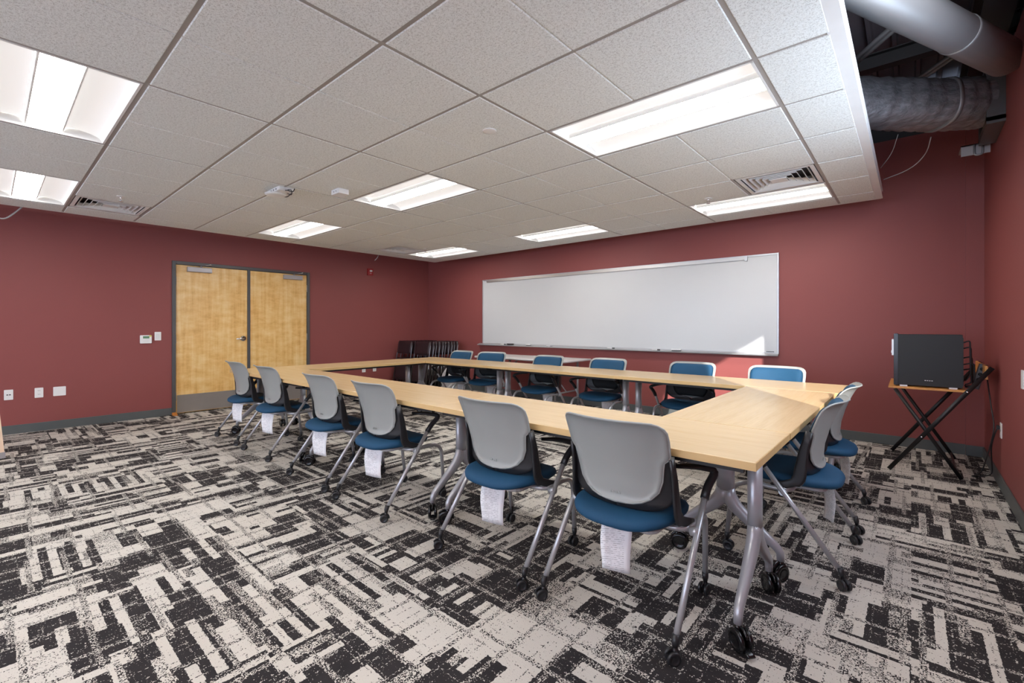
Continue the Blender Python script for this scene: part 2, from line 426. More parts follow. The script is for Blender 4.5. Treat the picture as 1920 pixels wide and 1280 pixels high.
# ---- suspended ceiling: tiles (tegular) under a tee grid, lamps and grilles sit in the openings
G = .6096; GX, GY = -2.993, .5456
def kx(k): return GX+G*k
def jy(j): return GY+G*j
EX0, EX1, EY0, EY1 = -7.05, -.222, -2.7, 5.78
lights = [(K, J) for J in (-5, -1, 3, 7) for K in (-6, -2, 2)]
grilles = [(-6, 0), (3, 6), (-6, 6)]
mb = MB(); groove = MB()
def tile(x0, x1, y0, y1, score):
    g = .010; x0 += g; x1 -= g; y0 += g; y1 -= g
    if x1-x0 < .03 or y1-y0 < .03: return
    z0 = CZ; z1 = CZ+.02
    xs = [(x0, x1)] if not score else [(x0, (x0+x1)/2-.004), ((x0+x1)/2+.004, x1)]
    for (a, b) in xs:
        c = .004
        vs = [(a+c, y0+c, z0), (b-c, y0+c, z0), (b-c, y1-c, z0), (a+c, y1-c, z0), (a, y0, z0+c), (b, y0, z0+c), (b, y1, z0+c), (a, y1, z0+c), (a, y0, z1), (b, y0, z1), (b, y1, z1), (a, y1, z1)]
        mb.add(vs, [(3, 2, 1, 0), (0, 1, 5, 4), (1, 2, 6, 5), (2, 3, 7, 6), (3, 0, 4, 7), (4, 5, 9, 8), (5, 6, 10, 9), (6, 7, 11, 10), (7, 4, 8, 11), (8, 9, 10, 11)])
    if score: mb.box((x0+x1)/2-.005, (x0+x1)/2+.005, y0, y1, z0+.005, z1)
for J in range(-6, 9):
    y0, y1 = max(jy(J), EY0+.03), min(jy(J+1), EY1-.03)
    if y1-y0 < .05: continue
    for K in range(-8, 6, 2):
        if (K, J) in lights: continue
        cells = [K, K+1]
        if any((c, J) in grilles for c in cells):
            for c in cells:
                if (c, J) not in grilles: tile(max(kx(c), EX0+.03), min(kx(c+1), EX1-.03), y0, y1, False)
            continue
        a, b = max(kx(K), EX0+.03), min(kx(K+2), EX1-.03)
        if b-a < .05: continue
        tile(a, b, y0, y1, b-a > 1.1)
ceil = struct('ceiling', mb, M['tile'], 'suspended ceiling of pale speckled mineral tiles')
mb = MB(); zt0, zt1 = CZ+.004, CZ+.03; w = .012
for K in range(-6, 6, 2): mb.box(kx(K)-w, kx(K)+w, EY0, EY1, zt0, zt1)
mb.box(kx(3)-w, kx(3)+w, jy(6), jy(7), zt0, zt1); mb.box(kx(-5)-w, kx(-5)+w, jy(6), jy(7), zt0, zt1); mb.box(kx(-5)-w, kx(-5)+w, jy(0), jy(1), zt0, zt1)
for J in range(-5, 9): mb.box(EX0, EX1, jy(J)-w, jy(J)+w, zt0+.0005, zt1)
struct('trim_3', mb, M['grid'], 'pale ceiling grid bars')
mb = MB()   # edge trim of the floating ceiling: channel profile
for (a, b, c, d) in ((EX1-.05, EX1+.012, EY0, EY1), (EX0-.012, EX0+.03, EY0, EY1)): mb.box(a, b, c, d, CZ+.002, CZ+.014)
for (a, b, c, d) in ((EX0, EX1, EY1-.03, EY1+.012), (EX0, EX1, EY0-.012, EY0+.03)): mb.box(a, b, c, d, CZ+.0025, CZ+.0145)
mb.box(EX1, EX1+.006, EY0, EY1, CZ+.014, CZ+.075); mb.box(EX0-.006, EX0, EY0, EY1, CZ+.014, CZ+.075)
mb.box(EX0, EX1, EY1, EY1+.006, CZ+.0145, CZ+.075)
mb.box(EX1, EX1+.014, EY0, EY1, CZ+.07, CZ+.082); mb.box(EX0, EX1, EY1, EY1+.014, CZ+.07, CZ+.082)
struct('trim_4', mb, M['white_paint'], 'white metal edge trim around the floating ceiling')
mb = MB(); mb.box(EX0, EX1, EY0, EY1, CZ+.11, CZ+.12); struct('trim_5', mb, M['deck_dark'])

# ---- lamps
def make_troffer():
    t = thing('ceiling_light', '', 'ceiling light', group='recessed ceiling lights')
    L, W, d = 1.195, .585, .0
    f = MB()
    for (a, b, c, e) in ((-L/2, L/2, -W/2, -W/2+.012), (-L/2, L/2, W/2-.012, W/2), (-L/2, -L/2+.012, -W/2, W/2), (L/2-.012, L/2, -W/2, W/2)):
        f.box(a, b, c, e, -.004, .02)
    # housing sides and top
    f.box(-L/2+.001, L/2-.001, -W/2+.001, W/2-.001, .084, .09)
    for sgn in (-1, 1):
        f.box(-L/2+.002, L/2-.002, sgn*(W/2-.004)-.002, sgn*(W/2-.004)+.002, .02, .084)
        f.box(sgn*(L/2-.004)-.002, sgn*(L/2-.004)+.002, -W/2, W/2, .02, .084)
    f.build('frame', M['white_paint'], t)
    for sgn in (-1, 1):
        y0, y1 = .092, W/2-.012
        rows = []
        for i in range(13):
            q = i/12; y = y0+(y1-y0)*q; z = .052*math.sqrt(max(0, 1-((q-.12)/.88)**2)) if q > .12 else .052*(.78+.22*q/.12)
            rows.append([Vector((x, sgn*y, z)) for x in (-L/2+.012, L/2-.012)])
        m = MB(); m.grid(rows if sgn > 0 else [list(reversed(r)) for r in rows])
        m.grid([[v+Vector((0, 0, .003)) for v in r] for r in (rows if sgn < 0 else [list(reversed(r)) for r in rows])])
        m.build('side_diffuser', M['diffuser'], t)
    rows = []
    for i in range(13):
        a = -1+2*i/12; rows.append([Vector((x, a*.078, .018+.012*a*a-.014)) for x in (-L/2+.013, L/2-.013)])
    m = MB(); m.slab(rows, [[v+Vector((0, 0, .006)) for v in r] for r in rows])
    lens = m.build('lens', M['lens'], t)
    b = MB()
    for sgn in (-1, 1): b.box(-L/2+.013, L/2-.013, sgn*.084-.004, sgn*.084+.004, .012, .05)
    b.build('lamp_rail', M['white_paint'], t)
    return t
lab = {(-6, -5): None}
LIGHT_LABELS = {
 (-2, -1): 'large recessed ceiling light cut by the upper left edge of the photo',
 (-6, -1): 'recessed ceiling light cut by the left edge just above the red wall',
 (-2, 3): 'recessed ceiling light in the middle of the ceiling, right of the small white box sensor',
 (-6, 3): 'recessed ceiling light nearest above the wooden double doors',
 (2, 3): 'largest recessed ceiling light in the upper right, in front of the square air grille',
 (2, 7): 'recessed ceiling light right behind the square air grille, near the right end of the ceiling',
 (-2, 7): 'narrow recessed ceiling light above the left part of the whiteboard',
 (-6, 7): 'small recessed ceiling light in the far corner beside an air grille',
 (2, -1): 'recessed ceiling light right above the viewer, outside the photo',
 (-6, -5): 'left ceiling light behind the viewer', (-2, -5): 'middle ceiling light behind the viewer', (2, -5): 'right ceiling light behind the viewer'}
tr0 = make_troffer(); first = True
for (K, J) in lights:
    o = tr0 if first else copy_tree(tr0); first = False
    o.location = (kx(K+1), jy(J)+G/2, CZ+.006); o['label'] = LIGHT_LABELS[(K, J)]

# ---- air grilles
def make_grille():
    t = thing('air_grille', '', 'air grille', group='square ceiling air grilles')
    s_ = .285; f = MB()
    for (a, b, c, d) in ((-s_, s_, -s_, -s_+.03), (-s_, s_, s_-.03, s_), (-s_, -s_+.03, -s_, s_), (s_-.03, s_, -s_, s_)): f.box(a, b, c, d, -.002, .006)
    f.build('frame', M['white_paint'], t)
    k = MB(); k.box(-s_, s_, -s_, s_, .075, .08); k.build('backing', M['deck_dark'], t)
    for i in range(5):
        q = s_-.045-i*.043; v = MB()
        for r_ in range(4):
            mt = Matrix.Rotation(r_*pi/2, 4, 'Z')
            pts = [(-q, -q, .0), (q, -q, .0), (q-.024, -q+.024, .034), (-q+.024, -q+.024, .034)]
            top = [Vector(p)+Vector((0, -.001, .004)) for p in pts]
            v.add([mt @ Vector(p) for p in pts]+[mt @ p for p in top], [(3, 2, 1, 0), (4, 5, 6, 7), (0, 1, 5, 4), (2, 3, 7, 6)])
        v.build('vane', M['white_paint'], t)
    c = MB(); c.box(-.06, .06, -.06, .06, .0, .006); c.build('centre_panel', M['white_paint'], t)
    return t
g0 = make_grille()
for i, ((K, J), lb) in enumerate(zip(grilles, ('square louvred ceiling air grille above the red wall at the left edge', 'square louvred ceiling air grille at the upper right between two lights', 'square louvred ceiling air grille in the far corner of the room'))):
    o = g0 if i == 0 else copy_tree(g0)
    o.location = (kx(K)+G/2, jy(J)+G/2, CZ+.006); o['label'] = lb

# ---- sprinklers, sensor, mounting plate, cap
def make_sprinkler():
    t = thing('sprinkler', '', 'sprinkler', group='ceiling sprinklers')
    m = MB(); m.lathe([(.035, 0), (.034, -.004), (.018, -.006)], 20); m.build('escutcheon', M['white_paint'], t)
    m = MB(); m.lathe([(.008, 0), (.008, -.02), (.005, -.022)], 10); m.tube([(-.008, 0, -.015), (-.012, 0, -.035), (0, 0, -.048)], .002, 6); m.tube([(.008, 0, -.015), (.012, 0, -.035), (0, 0, -.048)], .002, 6)
    m.build('head', M['chrome'], t)
    m = MB(); m.lathe([(.018, -.048), (.018, -.050)], 14); m.build('deflector', M['chrome'], t)
    return t
s0 = make_sprinkler()
for i, ((u, v), lb) in enumerate(zip(((-5.75, .85), (-1.5, 4.65), (-5.91, 4.65)), ('small ceiling sprinkler head beside the left air grille', 'small ceiling sprinkler head left of the light behind the right air grille', 'small ceiling sprinkler head above the small light in the far corner'))):
    o = s0 if i == 0 else copy_tree(s0); o.location = (u, v, CZ); o['label'] = lb
t = thing('mounting_plate', 'white ceiling mounting plate with loose dark wires and a round cover', 'mounting plate', (-4.38, 1.78, CZ))
m = MB(); m.rbox(-.13, .13, -.07, .07, -.035, 0, .012); m.build('bracket', M['white_paint'], t)
m = MB(); m.lathe([(.09, -.035), (.088, -.045), (.07, -.05)], 24, Matrix.Translation((-.04, -.03, 0))); m.build('cover_disc', M['white_paint'], t)
m = MB()
for k in range(4): m.box(-.1+k*.055, -.085+k*.055, -.0715, -.0705, -.025, -.012)
m.build('knockout', M['slot'], t)
for k, p in enumerate(([(.10, .0, -.03), (.15, -.02, -.03), (.19, .03, -.05), (.24, .02, -.03)], [(.05, .03, -.03), (.12, .05, -.06), (.16, .03, -.02), (.2, -.02, -.04)], [(-.1, .02, -.036), (0, .06, -.05), (.1, .05, -.04)])):
    m = MB(); m.tube(fillet(p, .03), .004, 6); m.build('wire', M['black'], t)
t = thing('ceiling_sensor', 'small white box sensor screwed to the ceiling tile', 'sensor', (-3.97, 2.14, CZ))
m = MB(); m.rbox(-.07, .07, -.05, .05, -.045, 0, .006); m.build('body', M['white_paint'], t)
for k in (-.02, .02):
    m = MB(); m.lathe([(.005, 0), (.005, .002)], 8, Matrix.Translation((k, -.05, -.022)) @ Matrix.Rotation(pi/2, 4, 'X')); m.build('hole', M['slot'], t)
m = MB(); m.lathe([(.045, 0), (.044, -.004), (.04, -.005)], 24); o = m.build('concealed_sprinkler', M['white_paint']); o.location = (-2.04, 2.12, CZ)
tag(o, 'flat round pale cap set in a ceiling tile left of the large right light', 'sprinkler')

# hanging cables round the ceiling edges
def cable(name, label, pts, r, mat, n=.1):
    m = MB(); m.tube(fillet(pts, n, 6), r, 8); return tag(m.build(name, mat), label, 'cable')
cable('ceiling_cable', 'grey cable loop drooping past the ceiling edge at far left', [(-7.12, -.15, CZ+.1), (-7.13, .0, CZ-.05), (-7.14, .1, CZ-.16), (-7.14, .2, CZ-.05), (-7.13, .3, CZ+.1)], .008, M['closer'], .08)
cable('ceiling_cable', 'thin cable end poking below the ceiling edge beside the red fire alarm', [(-7.10, 4.55, CZ+.1), (-7.12, 4.56, CZ-.02), (-7.14, 4.5, CZ-.09)], .006, M['cable_white'], .05)
cable('ceiling_cable', 'pale cable drooping from the insulated duct to the ceiling corner', [(-.19, 5.4, CZ+.09), (.0, 5.35, CZ+.13), (.10, 5.2, CZ+.2), (.12, 5.0, CZ+.27)], .004, M['cable_white'], .15)
cable('ceiling_cable', 'dark thin cable hanging under the insulated duct', [(-.2, 5.1, CZ+.12), (-.12, 5.0, CZ+.2), (-.08, 4.85, CZ+.30)], .003, M['closer'], .1)

# ---- ducts and steel above the open strip
def P(u, v, z):   # helper kept only for choosing numbers in metres
    a = (u-960)/858.3; b = (611.8-v)/858.3; c, s = cos(R(41.088)), sin(R(41.088))
    k = (z-EYE)/b; return Vector(((a*c-s)*k, (a*s+c)*k, z))
t = thing('round_duct', 'smooth grey round ventilation duct crossing the top right corner', 'duct', (0, 0, 0))
a = Vector((.465, 4.345, 2.97)); b = Vector((-1.0, 1.19, 2.97))
m = MB(); m.sweep([a, a.lerp(b, .33), b], (.105, .105), 28); m.build('duct_pipe', M['duct'], t)
q = a.lerp(b, .17); dirv = (b-a).normalized()
m = MB(); m.sweep([q, q+dirv*.006, q+dirv*.02, q+dirv*.026], [(.105, .105), (.109, .109), (.109, .109), (.105, .105)], 28); m.build('joint_band', M['duct'], t)
t = thing('insulated_duct', 'wide wrinkled foil wrapped duct below the round duct', 'duct', (0, 0, 0))
m = MB(); path = [Vector((.42, 5.05, 2.96)), Vector((.32, 4.965, 2.95)), Vector((.13, 4.81, 2.94)), Vector((-.05, 4.66, 2.95)), Vector((-.25, 4.5, 2.96)), Vector((-.75, 4.12, 3.0))]
fine = []
for i in range(len(path)-1):
    for k in range(8): fine.append(path[i].lerp(path[i+1], k/8))
fine.append(path[-1])
sec = [(.18+.008*sin(i*1.7)+.006*sin(i*.6), .175+.008*sin(i*2.3+1)) for i in range(len(fine))]
m.sweep(fine, sec, 32, power=2.6); o = m.build('wrap', M['foil'], t)
m = MB(); m.sweep([fine[14], fine[15]], [(.189, .184), (.188, .183)], 32, power=2.6); m.build('tape_seam', M['duct'], t)
m = MB()
for (yy0, yy1, zz0, zz1) in ((4.86, 4.91, 2.75, 3.18), (5.35, 5.40, 2.75, 3.18), (4.86, 5.40, 2.73, 2.78), (4.86, 5.40, 3.16, 3.20)): m.box(XR-.10, XR-.001, yy0, yy1, zz0, zz1)
m.build('collar', M['frame'], t)
t = thing('wall_bracket', 'bent sheet metal bracket on the wall corner under the insulated duct', 'bracket', (.42, 5.55, 2.72))
m = MB(); m.box(-.10, .075, -.09, -.08, -.04, .05); m.box(-.10, .075, -.09, .15, .04, .05); m.build('plate', M['closer'], t)
m = MB(); m.tube(fillet([(-.02, -.1, .04), (-.02, -.1, -.05), (.03, -.1, -.05), (.03, -.1, .04)], .03), .008, 8); m.build('hook', M['duct'], t)
t = thing('steel_beam', 'dark steel beam running across under the roof deck', 'beam', (0, 5.15, 3.50))
m = MB(); m.box(XL, XR+.1, -.05, .05, 0, .01); m.box(XL, XR+.1, -.05, .05, .12, .13); m.box(XL, XR+.1, -.005, .005, .01, .12); m.build('beam_profile', M['deck_dark'], t)
t = thing('steel_beam', 'dark steel beam over the right wall at the top right edge', 'beam', (.42, 0, 3.25))
m = MB(); m.box(-.08, .08, YB, YW, 0, .012); m.box(-.08, .08, YB, YW, .3, .312); m.box(-.006, .006, YB, YW, .012, .3); m.build('beam_profile', M['deck_dark'], t)
def brace(p, q, label):
    d = (q-p).normalized(); s_ = d.cross(Vector((0, 0, 1))).normalized()*.022; h = Vector((0, 0, .0))
    m = MB()
    for k in (-1, 1):
        m.sweep([p+s_*k, q+s_*k], (.012, .016), 8, power=4)
    m.sweep([p, q], (.030, .004), 8, power=4)
    return tag(m.build('steel_brace', M['duct']), label, 'brace', None)
def pz(u, v, z): return P(u, v, z)
brace(pz(1575, 140, 3.32), pz(1770, -30, 3.42), 'pale slanted double angle brace beside the ceiling edge')
brace(pz(1700, 165, 3.5), pz(1815, 85, 3.55), 'darker slanted brace seen between the two ducts')

# ------------------------------------------------------------------ door
t = tag(bpy.data.objects.new('door_1', None), 'maple double doors in a dark grey frame', None, None, 'structure'); C.objects.link(t); t.location = (XL, 0, 0)
m = MB(); fw = .044
m.box(-.15, .022, DY0, DY0+fw, 0, DH); m.box(-.15, .022, DY1-fw, DY1, 0, DH); m.box(-.15, .022, DY0+fw, DY1-fw, DH-.045, DH)
m.box(-.10, .012, 2.662, 2.700, 0, DH-.045); m.build('door_frame', M['frame'], t, bevel=.003)
m = MB(); m.box(-.149, -.12, DY0+fw, DY1-fw, 0, DH-.045); m.build('backing', M['frame'], t)
leafs = ((DY0+fw+.004, 2.662-.003), (2.700+.003, DY1-fw-.004))
for i, (a, b) in enumerate(leafs):
    m = MB(); m.box(-.045, 0, a, b, .012, DH-.05); lf = m.build('door_leaf', M['door_wood'], t, bevel=.002)
    m = MB(); m.box(.0005, .003, a+.012, b-.012, .02, .268); m.build('kick_plate', M['steel'], lf)
    cy = 2.02 if i == 0 else 3.345
    m = MB(); m.rbox(.001, .055, cy-.15, cy+.15, 2.015, 2.085, .008, 1); m.build('closer_body', M['closer'], lf)
    m = MB(); m.sweep([(.03, cy+.02, 2.10), (.16, cy+.10, 2.12)], (.011, .004), 8); m.sweep([(.16, cy+.10, 2.125), (.02, cy+.15, 2.13)], (.010, .004), 8)
    m.lathe([(.012, 2.085), (.012, 2.11)], 12, Matrix.Translation((.03, cy+.02, 0))); m.build('closer_arm', M['steel'], lf)
    hy = a-.004 if i == 0 else b+.004
    for hz in (.25, 1.06, 1.88):
        m = MB(); m.lathe([(.007, hz-.057), (.007, hz+.057)], 10, Matrix.Translation((.008, hy, 0))); m.build('hinge', M['steel'], lf)
    if i == 0:
        m = MB(); X = Matrix.Translation((0, 2.60, 1.05)) @ Matrix.Rotation(pi/2, 4, 'Y')
        m.lathe([(.042, 0), (.042, .008), (.034, .014), (.02, .018), (.014, .05)], 24, X)
        m.sweep(fillet([(.05, 2.60, 1.05), (.055, 2.57, 1.05), (.05, 2.49, 1.045)], .02), (.010, .012), 12); m.build('lever_handle', M['chrome'], lf)
t = MB(); t.add([(0, 0, 0), (.10, 0, 0), (.10, .05, 0), (0, .05, 0), (0, 0, .035), (0, .05, .035), (.10, 0, .006), (.10, .05, .006)], [(3, 2, 1, 0), (4, 6, 7, 5), (0, 4, 5, 3), (1, 2, 7, 6), (0, 1, 6, 4), (3, 5, 7, 2)])
o = t.build('door_wedge', M['orange_wood']); o.location = (XL+.02, 1.69, 0); tag(o, 'small orange wooden door wedge on the carpet at the left door frame', 'door wedge')

# ------------------------------------------------------------------ wall fittings
def wall_mtx(side):   # local x along the wall, y out of the wall, z up
    return {'left': Matrix.Rotation(-pi/2, 4, 'Z'), 'right': Matrix.Rotation(pi/2, 4, 'Z'), 'back': Matrix.Rotation(pi, 4, 'Z')}[side]
def fitting(name, label, cat, side, along, z, group=None):
    loc = {'left': (XL, along, z), 'right': (XR, along, z), 'back': (along, YW, z)}[side]
    rz = {'left': -pi/2, 'right': pi/2, 'back': pi}[side]
    return thing(name, label, cat, loc, rz, group)
def outlet(label, side, along, z, group='white duplex wall outlets'):
    t = fitting('wall_outlet', label, 'outlet', side, along, z, group)
    m = MB(); m.rbox(-.036, .036, .0, .006, -.058, .058, .006, 1); m.build('cover_plate', M['plate'], t)
    for dz in (-.022, .022):
        m = MB(); m.rbox(-.016, .016, .006, .008, dz-.014, dz+.014, .006, 1); s_ = m.build('socket', M['plate'], t)
        m = MB(); m.box(-.008, -.005, .008, .0085, dz-.002, dz+.008); m.box(.005, .008, .008, .0085, dz-.002, dz+.008); m.build('slots', M['slot'], s_)
    return t
t = fitting('data_plate', 'white wall plate with two dark data jacks, nearest the left edge', 'wall plate', 'left', .162, .453)
m = MB(); m.rbox(-.036, .036, 0, .006, -.058, .058, .006, 1); m.build('cover_plate', M['plate'], t)
for dx in (-.010, .010):
    m = MB(); m.box(dx-.007, dx+.007, .0055, .008, -.006, .006); m.build('jack', M['slot'], t)
outlet('white duplex outlet low on the red wall left of the blank plate', 'left', .404, .452)
t = MB(); t.rbox(-.055, .055, 0, .007, -.055, .055, .006, 1); o = t.build('blank_plate', M['plate']); o.location = (XL, .578, .452); o.rotation_euler = (0, 0, -pi/2)
tag(o, 'blank white wall plate low on the red wall right of the duplex outlet', 'wall plate')
outlet('left one of the two small outlets seen under the left table, by the folded chairs', 'left', 4.668, .43)
outlet('right one of the two small outlets seen under the left table, by the folded chairs', 'left', 4.896, .43)
outlet('white outlet on the right wall with a black plug in it', 'right', 5.087, .441)
t = MB(); t.rbox(-.036, .036, 0, .006, -.058, .058, .006, 1); o = t.build('switch_plate', M['plate']); o.location = (XR, 4.19, .908); o.rotation_euler = (0, 0, pi/2)
tag(o, 'white plate on the right wall at the right edge of the photo', 'wall plate')
t = fitting('light_switch', 'white light switch between thermostat and door frame', 'switch', 'left', 1.538, 1.102)
m = MB(); m.rbox(-.036, .036, 0, .006, -.058, .058, .006, 1); m.build('cover_plate', M['plate'], t)
m = MB(); m.rbox(-.017, .017, .006, .011, -.033, .033, .004, 1); m.build('rocker', M['white_paint'], t)
t = fitting('thermostat', 'white wall thermostat with green display and yellow sticker', 'thermostat', 'left', 1.405, 1.062)
m = MB(); m.rbox(-.062, .062, 0, .024, -.055, .055, .008, 1); m.build('housing', M['plate'], t)
m = MB(); m.box(-.036, .032, .0235, .0255, .012, .042); m.build('display', M['lcd'], t)
m = MB(); m.box(-.060, -.034, .0235, .0252, .036, .052); m.build('sticker', M['yellow'], t)
for dx in (-.02, 0, .02):
    m = MB(); m.rbox(dx-.006, dx+.006, .024, .026, -.03, -.022, .002, 1); m.build('button', M['white_paint'], t)
t = fitting('fire_alarm', 'small red fire alarm strobe high on the wall between door and corner', 'fire alarm', 'left', 4.792, 2.27)
m = MB(); m.rbox(-.055, .055, 0, .04, -.065, .065, .006, 1); m.build('housing', M['red_plastic'], t)
m = MB(); m.rbox(-.022, .022, .04, .062, .0, .035, .008, 1); m.build('strobe_lens', M['plate'], t)
def text_part(txt, size, parent, loc, rot, mat, ext=.0004, name='lettering'):
    cu = bpy.data.curves.new('tmp', 'FONT'); cu.body = txt; cu.size = size; cu.extrude = ext; cu.align_x = 'CENTER'; cu.align_y = 'CENTER'
    ob = bpy.data.objects.new('tmp', cu); C.objects.link(ob)
    dg = bpy.context.evaluated_depsgraph_get(); me = bpy.data.meshes.new_from_object(ob.evaluated_get(dg))
    bpy.data.objects.remove(ob); me.materials.clear(); me.materials.append(mat)
    o = bpy.data.objects.new(name, me); C.objects.link(o); o.parent = parent; o.location = loc; o.rotation_euler = rot
    return o
text_part('FIRE', .022, t, (0, .041, -.03), (pi/2, 0, pi), M['plate'])

# ------------------------------------------------------------------ whiteboard
BX0, BX1, BZ0, BZ1 = -6.133, -1.184, .905, 2.112
t = thing('whiteboard', 'very wide wall mounted whiteboard with aluminium frame and tray', 'whiteboard', ((BX0+BX1)/2, YW, BZ0))
hw = (BX1-BX0)/2; hh = BZ1-BZ0
m = MB(); m.box(-hw+.01, hw-.01, -.016, -.002, .01, hh-.01); m.build('panel', M['board'], t)
m = MB()
for (a, b, c, d) in ((-hw, hw, 0, .02), (-hw, hw, hh-.02, hh), (-hw, -hw+.02, .02, hh-.02), (hw-.02, hw, .02, hh-.02)): m.box(a, b, -.024, -.001, c, d)
m.build('frame', M['alu'], t, bevel=.002)
m = MB(); m.box(-hw+.12, hw-.35, -.034, -.02, hh-.055, hh-.012); m.box(-hw+.12, hw-.35, -.038, -.034, hh-.055, hh-.048); m.build('map_rail', M['steel'], t, bevel=.001)
m = MB(); m.box(hw-.37, hw-.34, -.040, -.02, hh-.07, hh-.008); m.build('rail_stop', M['alu'], t)
m = MB(); m.add([(-hw-.085, -.02, -.002), (-hw-.085, -.075, -.022), (-hw-.085, -.078, -.010), (-hw-.085, -.02, .012), (hw, -.02, -.002), (hw, -.075, -.022), (hw, -.078, -.010), (hw, -.02, .012)],
    [(0, 1, 5, 4), (1, 2, 6, 5), (2, 3, 7, 6), (3, 0, 4, 7), (3, 2, 1, 0), (4, 5, 6, 7)]); m.box(-hw-.085, hw, -.02, -.001, -.004, .014); m.build('tray', M['alu'], t)
m = MB()
for k in range(6): m.box(hw-.13+k*.014, hw-.13+k*.014+.010, -.0255, -.024, .022, .032)
m.build('maker_mark', M['black'], t)
ztray = BZ0+.006
def marker(x, label, mat, L=.12):
    t = thing('marker', label, 'marker', (x, YW-.055, ztray), 0, 'markers on the whiteboard tray')
    X = Matrix.Rotation(pi/2, 4, 'Y')
    m = MB(); m.lathe([(.008, 0), (.008, L*.68)], 10, X); m.build('barrel', M['plate'], t)
    m = MB(); m.lathe([(.0085, L*.68), (.0085, L*.97), (.006, L)], 10, X); m.build('cap', mat, t)
marker(-5.63, 'white marker on the whiteboard tray left of the black eraser', M['slot'])
marker(-3.45, 'thin white marker in the middle of the whiteboard tray', M['slot'])
marker(-2.75, 'marker on the whiteboard tray left of the white eraser', M['slot'])
marker(-4.60, 'marker on the whiteboard tray between the two left erasers and the middle', M['alu'])
for (x, L, mat, lb) in ((-5.40, .14, M['black'], 'black board eraser on the left part of the whiteboard tray'), (-4.98, .10, M['plate'], 'small white block lying right of the black eraser on the tray'), (-2.40, .13, M['plate'], 'white board eraser on the right part of the whiteboard tray')):
    t = thing('board_eraser', lb, 'eraser', (x, YW-.055, ztray-.004), 0, 'erasers on the whiteboard tray')
    m = MB(); m.rbox(-L/2, L/2, -.018, .018, .008, .022, .004); m.build('grip', mat, t)
    m = MB(); m.box(-L/2+.003, L/2-.003, -.016, .016, 0, .008); m.build('felt', M['slot'], t)

# ------------------------------------------------------------------ casters, tables
def caster_mb(r, w, yaw, brake=False, z0=None):
    """twin wheel caster: wheel pair, hood, stem; origin at the stem axis on the floor"""
    m = MB(); rot = Matrix.Rotation(yaw, 4, 'Z'); X = rot @ Matrix.Translation((0, -r*.35, r)) @ Matrix.Rotation(pi/2, 4, 'Y')
    for s_ in (-1, 1):
        a, b = (w*.16, w*.5) if s_ > 0 else (-w*.5, -w*.16)
        e = (b-a)
        m.lathe([(r*.82, a), (r, a+e*.2), (r, a+e*.7), (r*.9, b-e*.08), (r*.62, b), (r*.6, b-e*.06), (r*.25, b-e*.06)] if s_ > 0 else [(r*.25, a+e*.06), (r*.6, a+e*.06), (r*.62, a), (r*.9, a+e*.08), (r, b-e*.7), (r, b-e*.2), (r*.82, b)], 24, X)
    pts = [rot @ Vector((0, -r*.35+cos(R(g))*r*1.04, r+sin(R(g))*r*1.04)) for g in range(-10, 151, 20)]
    m.sweep(pts, (w*.17, r*.10), 8, up=(1, 0, 0), power=4)
    m.sweep([rot @ Vector((0, -r*.05, r*1.0)), rot @ Vector((0, 0, r*1.6)), rot @ Vector((0, 0, r*2.25))], [(w*.17, r*.45), (w*.2, w*.2), (r*.3, r*.3)], 12, up=(0, 1, 0))
    if brake:
        m.sweep([rot @ Vector((0, -r*1.1, r*.75)), rot @ Vector((0, -r*1.55, r*.45)), rot @ Vector((0, -r*1.85, r*.38))], [(w*.2, .004), (w*.3, .005), (w*.25, .003)], 10, power=3)
    return m
TZ = .737; TT = .032; TD = .617
def make_table(L, w=TD):
    t = thing('training_table', '', 'table')
    h = w/2; l = L/2
    m = MB(); m.box(-l, l, -h, h, TZ-TT+.001, TZ); top = m.build('tabletop', M['maple_x'], t, bevel=.003)
    m = MB(); e = .0008
    for (a, b, c, d) in ((-l-e, l+e, -h-e, -h+.001), (-l-e, l+e, h-.001, h+e), (-l-e, -l+.001, -h, h), (l-.001, l+e, -h, h)): m.box(a, b, c, d, TZ-TT, TZ-.0015)
    m.build('edge_band', M['maple_edge'], top, bevel=.001)
    m = MB(); m.rbox(-l+.12, l-.12, -.02, .02, TZ-TT-.03, TZ-TT, .004, 0); m.box(-l+.05, l-.05, h-.055, h-.03, TZ-TT-.022, TZ-TT); m.box(-l+.05, l-.05, -h+.03, -h+.055, TZ-TT-.022, TZ-TT); m.build('support_beam', M['black_metal'], t)
    for s_ in (-1, 1):
        x = s_*(l-.075)
        lg = MB()
        lg.sweep([(x, 0, TZ-TT-.012), (x, 0, .46), (x, 0, .385)], [(.027, .045)]*3, 24, up=(0, 1, 0), power=2.4)
        lg.box(x-.05, x+.05, -.20, .20, TZ-TT-.012, TZ-TT)
        # hub and two splayed feet, lying in the plane across the table
        for q in (-1, 1):
            path = [(x, q*.004, .40), (x, q*.016, .35), (x, q*.05, .305), (x, q*.12, .245), (x, q*.19, .190), (x, q*.235, .155), (x, q*.252, .130), (x, q*.254, .094)]
            se = [(.026, .040), (.027, .040), (.026, .034), (.023, .028), (.020, .023), (.018, .020), (.017, .018), (.016, .017)]
            lg.sweep(path, se, 16, up=(0, q*1.0, .8), power=2.3)
        o = lg.build('leg', M['silver'], t)
        for q in (-1, 1):
            c = caster_mb(.043, .058, .9 if (s_ > 0 and q < 0) else random.uniform(-2.4, 2.4), brake=(q < 0)).build('caster', M['black_gloss'], o); c.location = (x, q*.254, 0)
    return t
yF = 1.843+TD/2; yK = 4.175+TD/2
front_x = [(-.425, -2.262), (-2.264, -4.095), (-4.097, -5.93)]
far_x = [(-.395, -2.222), (-2.224, -4.052), (-4.054, -5.885)]
tb = make_table(1.834); first = True
